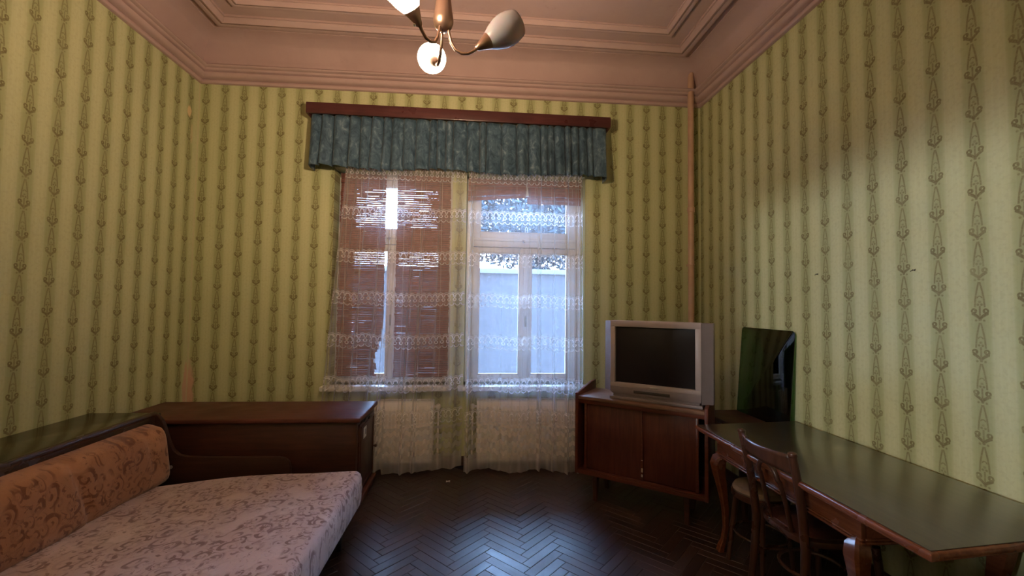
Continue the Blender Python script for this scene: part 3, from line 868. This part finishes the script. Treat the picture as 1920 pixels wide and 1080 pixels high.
    for (x, y) in ((-.84, -1.42), (-.84, -3.10), (-2.0, -1.42), (-2.0, -3.10)):
        MB().lathe([(.016, 0), (.018, .004), (.026, .145)], 12, Matrix.Translation(L((x, y, 0)))).build('leg', m_black, t)
sofa()

# ------------------------------------------------------------------ chest by the back wall
def chest():
    t = thing('chest', 'low dark brown wooden chest against the back wall with a white sticker', 'chest', (-1.76, -.62, 0))
    O = Vector((-1.76, -.62, 0)); L = lambda p: Vector(p) - O
    x0, x1, y0, y1 = XL+.03, -.885, -.905, -.345
    MB().box(L((x0, y0, .06)), L((x1, y1, .665)), .005).build('body', m_chest, t)
    MB().box(L((x0-.0, y0-.028, .665)), L((x1+.030, y1+.015, .700)), .012, 3).build('top', m_chest_top, t)
    m = MB().box(L((x0, y0+.02, 0)), L((x1+.02, y1, .055)), .004)
    m.box(L((x0, y0-.012, .045)), L((x1+.035, y1+.005, .075)), .010, 3)
    m.build('plinth', m_chest_top, t)
    # door on the side that faces the room
    d = MB().box(L((x1-.002, y0+.05, .10)), L((x1+.012, y1-.05, .63)), .004)
    for a, b in (((y0+.07, .12), (y0+.085, .61)), ((y1-.085, .12), (y1-.07, .61)), ((y0+.07, .12), (y1-.07, .135)), ((y0+.07, .595), (y1-.07, .61))):
        d.box(L((x1+.010, a[0], a[1])), L((x1+.020, b[0], b[1])), .004)
    d = d.build('door', m_chest, t)
    k = MB().lathe([(.010, 0), (.006, .012), (.014, .024), (.012, .034), (.002, .038)], 14, Matrix.Translation(L((x1+.012, y1-.075, .335))) @ Matrix.Rotation(PI/2, 4, 'Y'))
    k.build('knob', m_chest, d)
    MB().box(L((x1+.012, y0+.075, .27)), L((x1+.0145, y0+.093, .31)), .003).build('keyhole_plate', m_metal, d)
    s = MB().box(L((x1+.012, -.74, .49)), L((x1+.0135, -.655, .575))).build('sticker', m_paper, d, smooth=False); s['label'] = 'white paper sticker with a grey square'
    MB().box(L((x1+.0135, -.695, .512)), L((x1+.0140, -.668, .555))).build('sticker_print', m_ink, d, smooth=False)
    hg = MB()
    hg.tube([L((x1+.012, y0+.16, .625)), L((x1+.022, y0+.17, .645)), L((x1+.022, y0+.30, .645)), L((x1+.012, y0+.31, .60))], .006, 8)
    hg.build('hasp', m_black, t)
chest()

# ------------------------------------------------------------------ sideboard and TV
SA = math.radians(-36)
def sideboard():
    t = thing('sideboard', 'reddish dark wood sideboard with two sliding doors standing askew in the corner', 'sideboard', (.84, -.79, 0), SA)
    W, D = .975, .42
    zb, zt = .215, .838
    def side(x0, x1, nm):
        MB().prism([(-.005, zb), (D, zb), (D, zt+.075), (D*.75, zt+.070), (.05, zt+.030), (-.006, zt+.022)], x0, x1, 'yz', .003).build(nm, m_mahog, t)
    side(-.012, .012, 'side_panel'); side(W-.012, W+.012, 'side_panel')
    MB().box((.012, .0, zt-.026), (W-.012, D, zt), .003).build('top', m_side_top, t)
    MB().box((.012, -.004, zb), (W-.012, D, zb+.026), .004).box((.012, .0, zb+.026), (W-.012, .05, zb+.034), .003).build('bottom', m_mahog, t)
    MB().box((.012, D-.012, zb+.02), (W-.012, D-.002, zt-.02)).build('back_panel', m_chest, t)
    f = MB()
    f.box((.012, .016, zt-.060), (W-.012, .045, zt-.026), .003)
    f.box((.055, .028, zb+.034), (.075, .06, zt-.06), .003)
    f.box((W-.075, .028, zb+.034), (W-.055, .06, zt-.06), .003)
    f.build('door_track', m_mahog, t)
    for a, b, y in ((.075, .52, .040), (.50, W-.075, .056)):
        d = MB().box((a, y, zb+.035), (b, y+.014, zt-.060), .002).build('sliding_door', m_mahog_v, t)
    e = MB()
    e.box((.512, .036, zb+.04), (.524, .041, zb+.40), .001)
    e.build('door_edge_strip', m_mahog, t)
    for z0, z1 in ((zb+.062, zb+.082), (zb+.098, zb+.128), (zb+.185, zb+.190)):
        MB().box((.513, .0345, z0), (.527, .0365, z1), .0008).build('chipped_spot', m_brass, t)
    for x in (.14, W-.14):
        for y in (.07, D-.07):
            MB().sweep_rect([(x, y, 0), (x, y, zb)], [.034, .048], [.034, .048], (1, 0, 0)).build('leg', m_chest, t)
sideboard()
def television():
    t = thing('television', 'bulky silver grey tube television standing on the corner sideboard', 'television', (.84, -.79, .839), SA)
    y0 = .055
    X0, X1, Z0, Z1 = .205, 1.012, .030, .622
    # bezel ring
    sx0, sx1, sz0, sz1 = .300, .895, .132, .572
    bx0, bx1 = .262, .936
    m = MB()
    m.box((bx0, y0, sz1), (bx1, y0+.06, Z1), .006); m.box((bx0, y0, .095), (bx1, y0+.06, sz0), .006)
    m.box((bx0, y0, sz0-.004), (sx0, y0+.06, sz1+.004), .004); m.box((sx1, y0, sz0-.004), (bx1, y0+.06, sz1+.004), .004)
    m.build('bezel', m_tv_light, t)
    for a, b, s in ((X0, bx0, -1), (bx1, X1, 1)):
        pts = [(a, y0+.045), (a, y0+.13), (b, y0+.13), (b, y0+.004)] if s < 0 else [(a, y0+.004), (a, y0+.13), (b, y0+.13), (b, y0+.045)]
        sp = MB().prism(pts, Z0 if s > 0 else Z0+.03, Z1-.004, 'xy', .004).build('speaker_panel', m_tv, t)
        g = MB()
        for k in range(26):
            z = .12 + k*.017; c0, c1 = a+.012, b-.012
            yy = lambda x: y0 + .004 + (.041*(b-x)/(b-a) if s < 0 else .041*(x-a)/(b-a))
            g.prism([(c0, yy(c0)-.0015), (c0, yy(c0)+.004), (c1, yy(c1)+.004), (c1, yy(c1)-.0015)], z, z+.005, 'xy')
        g = g.build('speaker_grille', m_tv, sp, smooth=False); g['kind'] = 'stuff'
    def fn(u, v):
        x = sx0 + (sx1-sx0)*u; z = sz0 + (sz1-sz0)*v
        return (x, y0+.030 - .018*(1-(2*u-1)**2)*(1-(2*v-1)**2) , z)
    MB().grid(16, 12, fn).build('screen', m_screen, t)
    m = MB().prism([(bx0, .062), (bx0, .100), (bx1, .100), (bx1, .045), (bx1-.01, .040), (bx0+.02, .045)], y0-.004, y0+.07, 'xz', .004)
    m.build('control_panel', m_tv, t)
    f = MB().box((.45, y0-.007, .060), (.72, y0-.003, .082), .002)
    for k in range(5): f.box((.50+k*.035, y0-.009, .066), (.522+k*.035, y0-.006, .076), .001)
    f.build('button_flap', m_tv_dark, t)
    MB().box((.572, y0-.004, .108), (.632, y0+.001, .120), .001).build('logo_plate', m_logo, t)
    MB().prism([(.262, y0-.012), (.262, .36), (.945, .36), (.945, y0-.012)], 0.0, .024, 'xy', .006).box((.285, y0+.005, .02), (.925, .35, .05), .004).build('base', m_tv, t)
    # tapered rear housing
    b = bmesh.new()
    secs = [(y0+.06, X0+.02, X1-.02, .05, Z1-.012), (y0+.14, X0+.02, X1-.02, .05, Z1-.012), (y0+.24, X0+.09, X1-.09, .05, Z1-.06), (y0+.43, X0+.22, X1-.22, .05, Z1-.20)]
    R4 = [[b.verts.new(p) for p in ((x0, y, z0), (x1, y, z0), (x1, y, z1), (x0, y, z1))] for y, x0, x1, z0, z1 in secs]
    for p, q in zip(R4, R4[1:]):
        for i in range(4): b.faces.new((p[i], p[(i+1) % 4], q[(i+1) % 4], q[i]))
    b.faces.new(R4[0]); b.faces.new(R4[-1]); bmesh.ops.recalc_face_normals(b, faces=list(b.faces))
    bmesh.ops.bevel(b, geom=list(b.edges), offset=.008, segments=2, affect='EDGES', clamp_overlap=True)
    MB().add(b).build('rear_housing', m_tv_dark, t)
television()

# ------------------------------------------------------------------ corner stand and green glass sheet
def corner_stand():
    t = thing('corner_stand', 'small dark wooden stand in the corner behind the table, carrying the green glass', 'side table', (2.14, -1.0, 0))
    MB().box((-.19, -.28, .665), (.19, .30, .69), .005).build('top', m_chest, t)
    MB().box((-.17, -.26, .57), (.17, .28, .665), .003).build('apron', m_chest, t)
    MB().box((-.178, -.12, .585), (-.166, .14, .650), .003).build('drawer_front', m_chest_top, t)
    for x in (-.15, .15):
        for y in (-.24, .26): MB().sweep_rect([(x, y, 0), (x, y, .57)], [.03, .045], [.03, .045], (1, 0, 0)).build('leg', m_chest, t)
corner_stand()
def glass_sheet():
    t = thing('glass_sheet', 'dark green glass sheet with rounded corners leaning on the right wall', 'glass sheet', (2.265, -1.03, .691))
    h, w, r = .72, .31, .03
    pts = [(-w, 0), (w, 0)]
    for cx, a0 in ((w-r, 0), (-w+r, PI/2)):
        pts += [(cx + r*math.cos(a0+PI/2*k/6), h-r + r*math.sin(a0+PI/2*k/6)) for k in range(7)]
    pts = [(y, z) for y, z in pts]
    o = MB().prism(pts, -.003, .003, 'yz', .001).build('sheet', m_green_glass, t)
    o.rotation_euler = (0, math.radians(4.4), 0)
glass_sheet()

# ------------------------------------------------------------------ dining table
def table():
    x0, x1, y0, y1 = 1.530, 2.325, -2.90, -1.345
    t = thing('dining_table', 'long dark polished table with cabriole legs along the right wall', 'table', ((x0+x1)/2, (y0+y1)/2, 0))
    O = Vector(((x0+x1)/2, (y0+y1)/2, 0)); L = lambda p: Vector(p) - O
    sk = .07                        # the ends run slightly askew to the long sides
    def outline(i): return [(x0+i-O.x, y1-i-sk*.6-O.y), (x1-i-O.x, y1-i+sk*.4-O.y), (x1-i-O.x, y0+i+sk*.5-O.y), (x0+i-O.x, y0+i-sk*.5-O.y)]
    # moulded edge built from stacked outlines
    m = MB(); bm = m.bm; rows = []
    for i, z in ((.034, .716), (.020, .718), (.012, .724), (.012, .730), (.003, .734), (0, .742), (.002, .751), (.009, .757), (.014, .7575)):
        rows.append([bm.verts.new((a, b, z)) for a, b in outline(i)])
    for a, b in zip(rows, rows[1:]):
        for i in range(4): bm.faces.new((a[i], a[(i+1) % 4], b[(i+1) % 4], b[i]))
    bm.faces.new(list(reversed(rows[0]))); bm.faces.new(rows[-1])
    bmesh.ops.recalc_face_normals(bm, faces=list(bm.faces))
    m.build('edge_moulding', m_table, t)
    MB().prism(outline(.014), .7577, .761, 'xy', .001).build('tabletop', m_table_top, t)
    ax0, ax1, ay0, ay1 = 1.60, 2.255, -2.60, -1.545
    a = MB()
    for p, q in (((ax0, ay0), (ax0+.022, ay1)), ((ax1-.022, ay0), (ax1, ay1)), ((ax0+.0225, ay0+.001), (ax1-.0225, ay0+.022)), ((ax0+.0225, ay1-.022), (ax1-.0225, ay1-.001))):
        a.box(L((p[0], p[1], .615)), L((q[0], q[1], .716)), .002)
    a.build('apron', m_table, t)
    b = MB()
    for (p, q) in (((ax0-.012, ay0-.012), (ax0+.012, ay1+.012)), ((ax1-.012, ay0-.012), (ax1+.012, ay1+.012)), ((ax0+.0125, ay0-.011), (ax1-.0125, ay0+.012)), ((ax0+.0125, ay1-.012), (ax1-.0125, ay1+.011))):
        b.box(L((p[0], p[1], .603)), L((q[0], q[1], .615)), .005, 3); b.box(L((p[0]+.003, p[1]+.003, .617)), L((q[0]-.003, q[1]-.003, .626)), .004, 3)
    b.build('apron_bead', m_table, t)
    for x, sx_ in ((ax0+.02, -1), (ax1-.02, 1)):
        for y, sy_ in ((ay0+.03, -1), (ay1-.03, 1)):
            pr = [(.602, .000, .058), (.585, .020, .074), (.555, .028, .078), (.50, .022, .066), (.40, .004, .050), (.28, -.012, .038), (.16, -.014, .030), (.08, -.002, .028), (.035, .012, .036), (.0, .018, .040)]
            pts = [L((x + sx_*o_*.9, y + sy_*o_*.5, z)) for z, o_, w in pr]
            MB().sweep_rect(pts, [w for *_, w in pr], [w for *_, w in pr], (1, 0, 0)).build('leg', m_table, t)
            # (each leg swells at the knee and ends in a small pad foot)
table()

# ------------------------------------------------------------------ chairs and stool
def chair(label):
    """bentwood chair facing local +Y, origin on the floor under the seat centre"""
    t = thing('bentwood_chair', label, 'chair')
    SZ = .455
    def seat():
        pts = []
        for k in range(40):
            a = 2*PI*k/40; c, s = math.cos(a), math.sin(a)
            e = .55
            px = math.copysign(abs(c)**e, c)*.200; py = math.copysign(abs(s)**e, s)*.200
            px *= 1.0 + .10*(py/.2)
            pts.append((px, py))
        return pts
    sp = seat()
    MB().prism(sp, SZ-.030, SZ, 'xy', .006).build('seat_ring', m_chair, t)
    MB().prism([(a*.86, b*.86) for a, b in sp], SZ, SZ+.008, 'xy', .003).build('seat', m_chair_seat, t)
    for sx_ in (-1, 1):
        pts = [(sx_*.185, -.225, 0), (sx_*.183, -.200, .20), (sx_*.180, -.188, .42), (sx_*.184, -.205, .58), (sx_*.190, -.232, .74), (sx_*.196, -.262, .87)]
        m = MB().tube(pts, [.017, .020, .022, .021, .020, .019], 12)
        m.lathe([(.019, 0), (.022, .006), (.020, .016), (.010, .022), (.002, .024)], 12, Matrix.Translation((sx_*.196, -.262, .868)))
        m.build('back_post', m_chair, t)
        MB().tube([(sx_*.205, .205, 0), (sx_*.195, .185, .24), (sx_*.185, .165, .43)], [.013, .017, .020], 12).build('front_leg', m_chair, t)
    # curved top rail
    def rail(u, v):
        a = -1 + 2*u; x = a*.188; yc = -.262 - .045*(1-a*a)
        zt = .872 - .006*(1-a*a) ; zb_ = .775 + .012*(1-a*a)
        z = zb_ + (zt-zb_)*v
        return (x, yc + (.872-z)*.22, z)
    m = MB().grid(18, 5, rail); o = m.build('top_rail', m_chair, t)
    md = o.modifiers.new('thick', 'SOLIDIFY'); md.thickness = .016; md.offset = 0
    # arched splat: one bent rod with a middle bar
    arch = [(-.075, -.175, SZ-.005), (-.078, -.205, .58), (-.075, -.238, .70)]
    for k in range(9):
        a = PI - PI*k/8
        arch.append((.072*math.cos(a), -.247 - .012*math.sin(a), .705 + .072*math.sin(a)))
    arch += [(.075, -.238, .70), (.078, -.205, .58), (.075, -.175, SZ-.005)]
    MB().tube(arch, .0115, 10).build('arched_rod', m_chair, t)
    # ring stretcher and side braces
    MB().tube([(.150*math.cos(k*PI/16), .150*math.sin(k*PI/16) - .005, .235) for k in range(33)], .009, 8).build('ring_stretcher', m_chair, t)
    for sx_ in (-1, 1):
        MB().tube([(sx_*.194, .182, .255), (sx_*.175, .12, .235), (sx_*.150, .0, .235), (sx_*.165, -.12, .235), (sx_*.183, -.198, .235)], .007, 8).build('side_brace', m_chair, t)
    return t
c1 = chair('dark bentwood chair with arched back pushed in at the long front of the table')
c1.location = (1.775, -2.135, 0); c1.rotation_euler = (0, 0, -PI/2)
c2 = copy_tree(c1); c2['label'] = 'dark chair at the near end of the table, only its back post top in view'
c2.location = (2.0, -2.80, 0); c2.rotation_euler = (0, 0, math.radians(-3))
def stool():
    t = thing('stool', 'dark stool with beige upholstered seat half hidden under the table', 'stool', (1.755, -1.745, 0))
    MB().lathe([(.150, .415), (.158, .420), (.158, .445), (.150, .450)], 32).build('seat_ring', m_chair, t)
    MB().lathe([(.146, .450), (.152, .462), (.140, .482), (.090, .492), (.002, .495)], 32).build('seat_cushion', m_stool, t)
    for k in range(4):
        a = PI/4 + k*PI/2 + .25; c, s = math.cos(a), math.sin(a)
        MB().tube([(c*.175, s*.175, 0), (c*.150, s*.150, .22), (c*.125, s*.125, .42)], [.013, .016, .017], 12).build('leg', m_chair, t)
    MB().tube([(.143*math.cos(k*PI/16), .143*math.sin(k*PI/16), .20) for k in range(33)], .007, 8).build('ring_stretcher', m_chair, t)
stool()

# ------------------------------------------------------------------ small things
for y, z, lab in ((-1.53, 1.81, 'small dark nail in the right wall above the middle of the room, farther one'), (-2.18, 1.785, 'small dark nail in the right wall, nearer to the camera')):
    o = MB().tube([(XR+.002, y, z), (XR-.014, y-.002, z+.002), (XR-.018, y-.004, z+.003)], .0026, 8).tube([(XR-.012, y-.014, z+.005), (XR-.012, y+.014, z-.003)], .0020, 8).build('nail', m_nail)
    tag(o, lab, 'nail', None)
def scrap():
    m = MB().grid(4, 3, lambda u, v: (-.235 + u*.035, -.41 + v*.028, .004 + .006*math.sin(u*3+v*2)**2))
    o = m.build('paper_scrap', m_paper); md = o.modifiers.new('thick', 'SOLIDIFY'); md.thickness = .002
    tag(o, 'tiny white paper scrap on the floor in front of the lace curtain', 'scrap')
scrap()
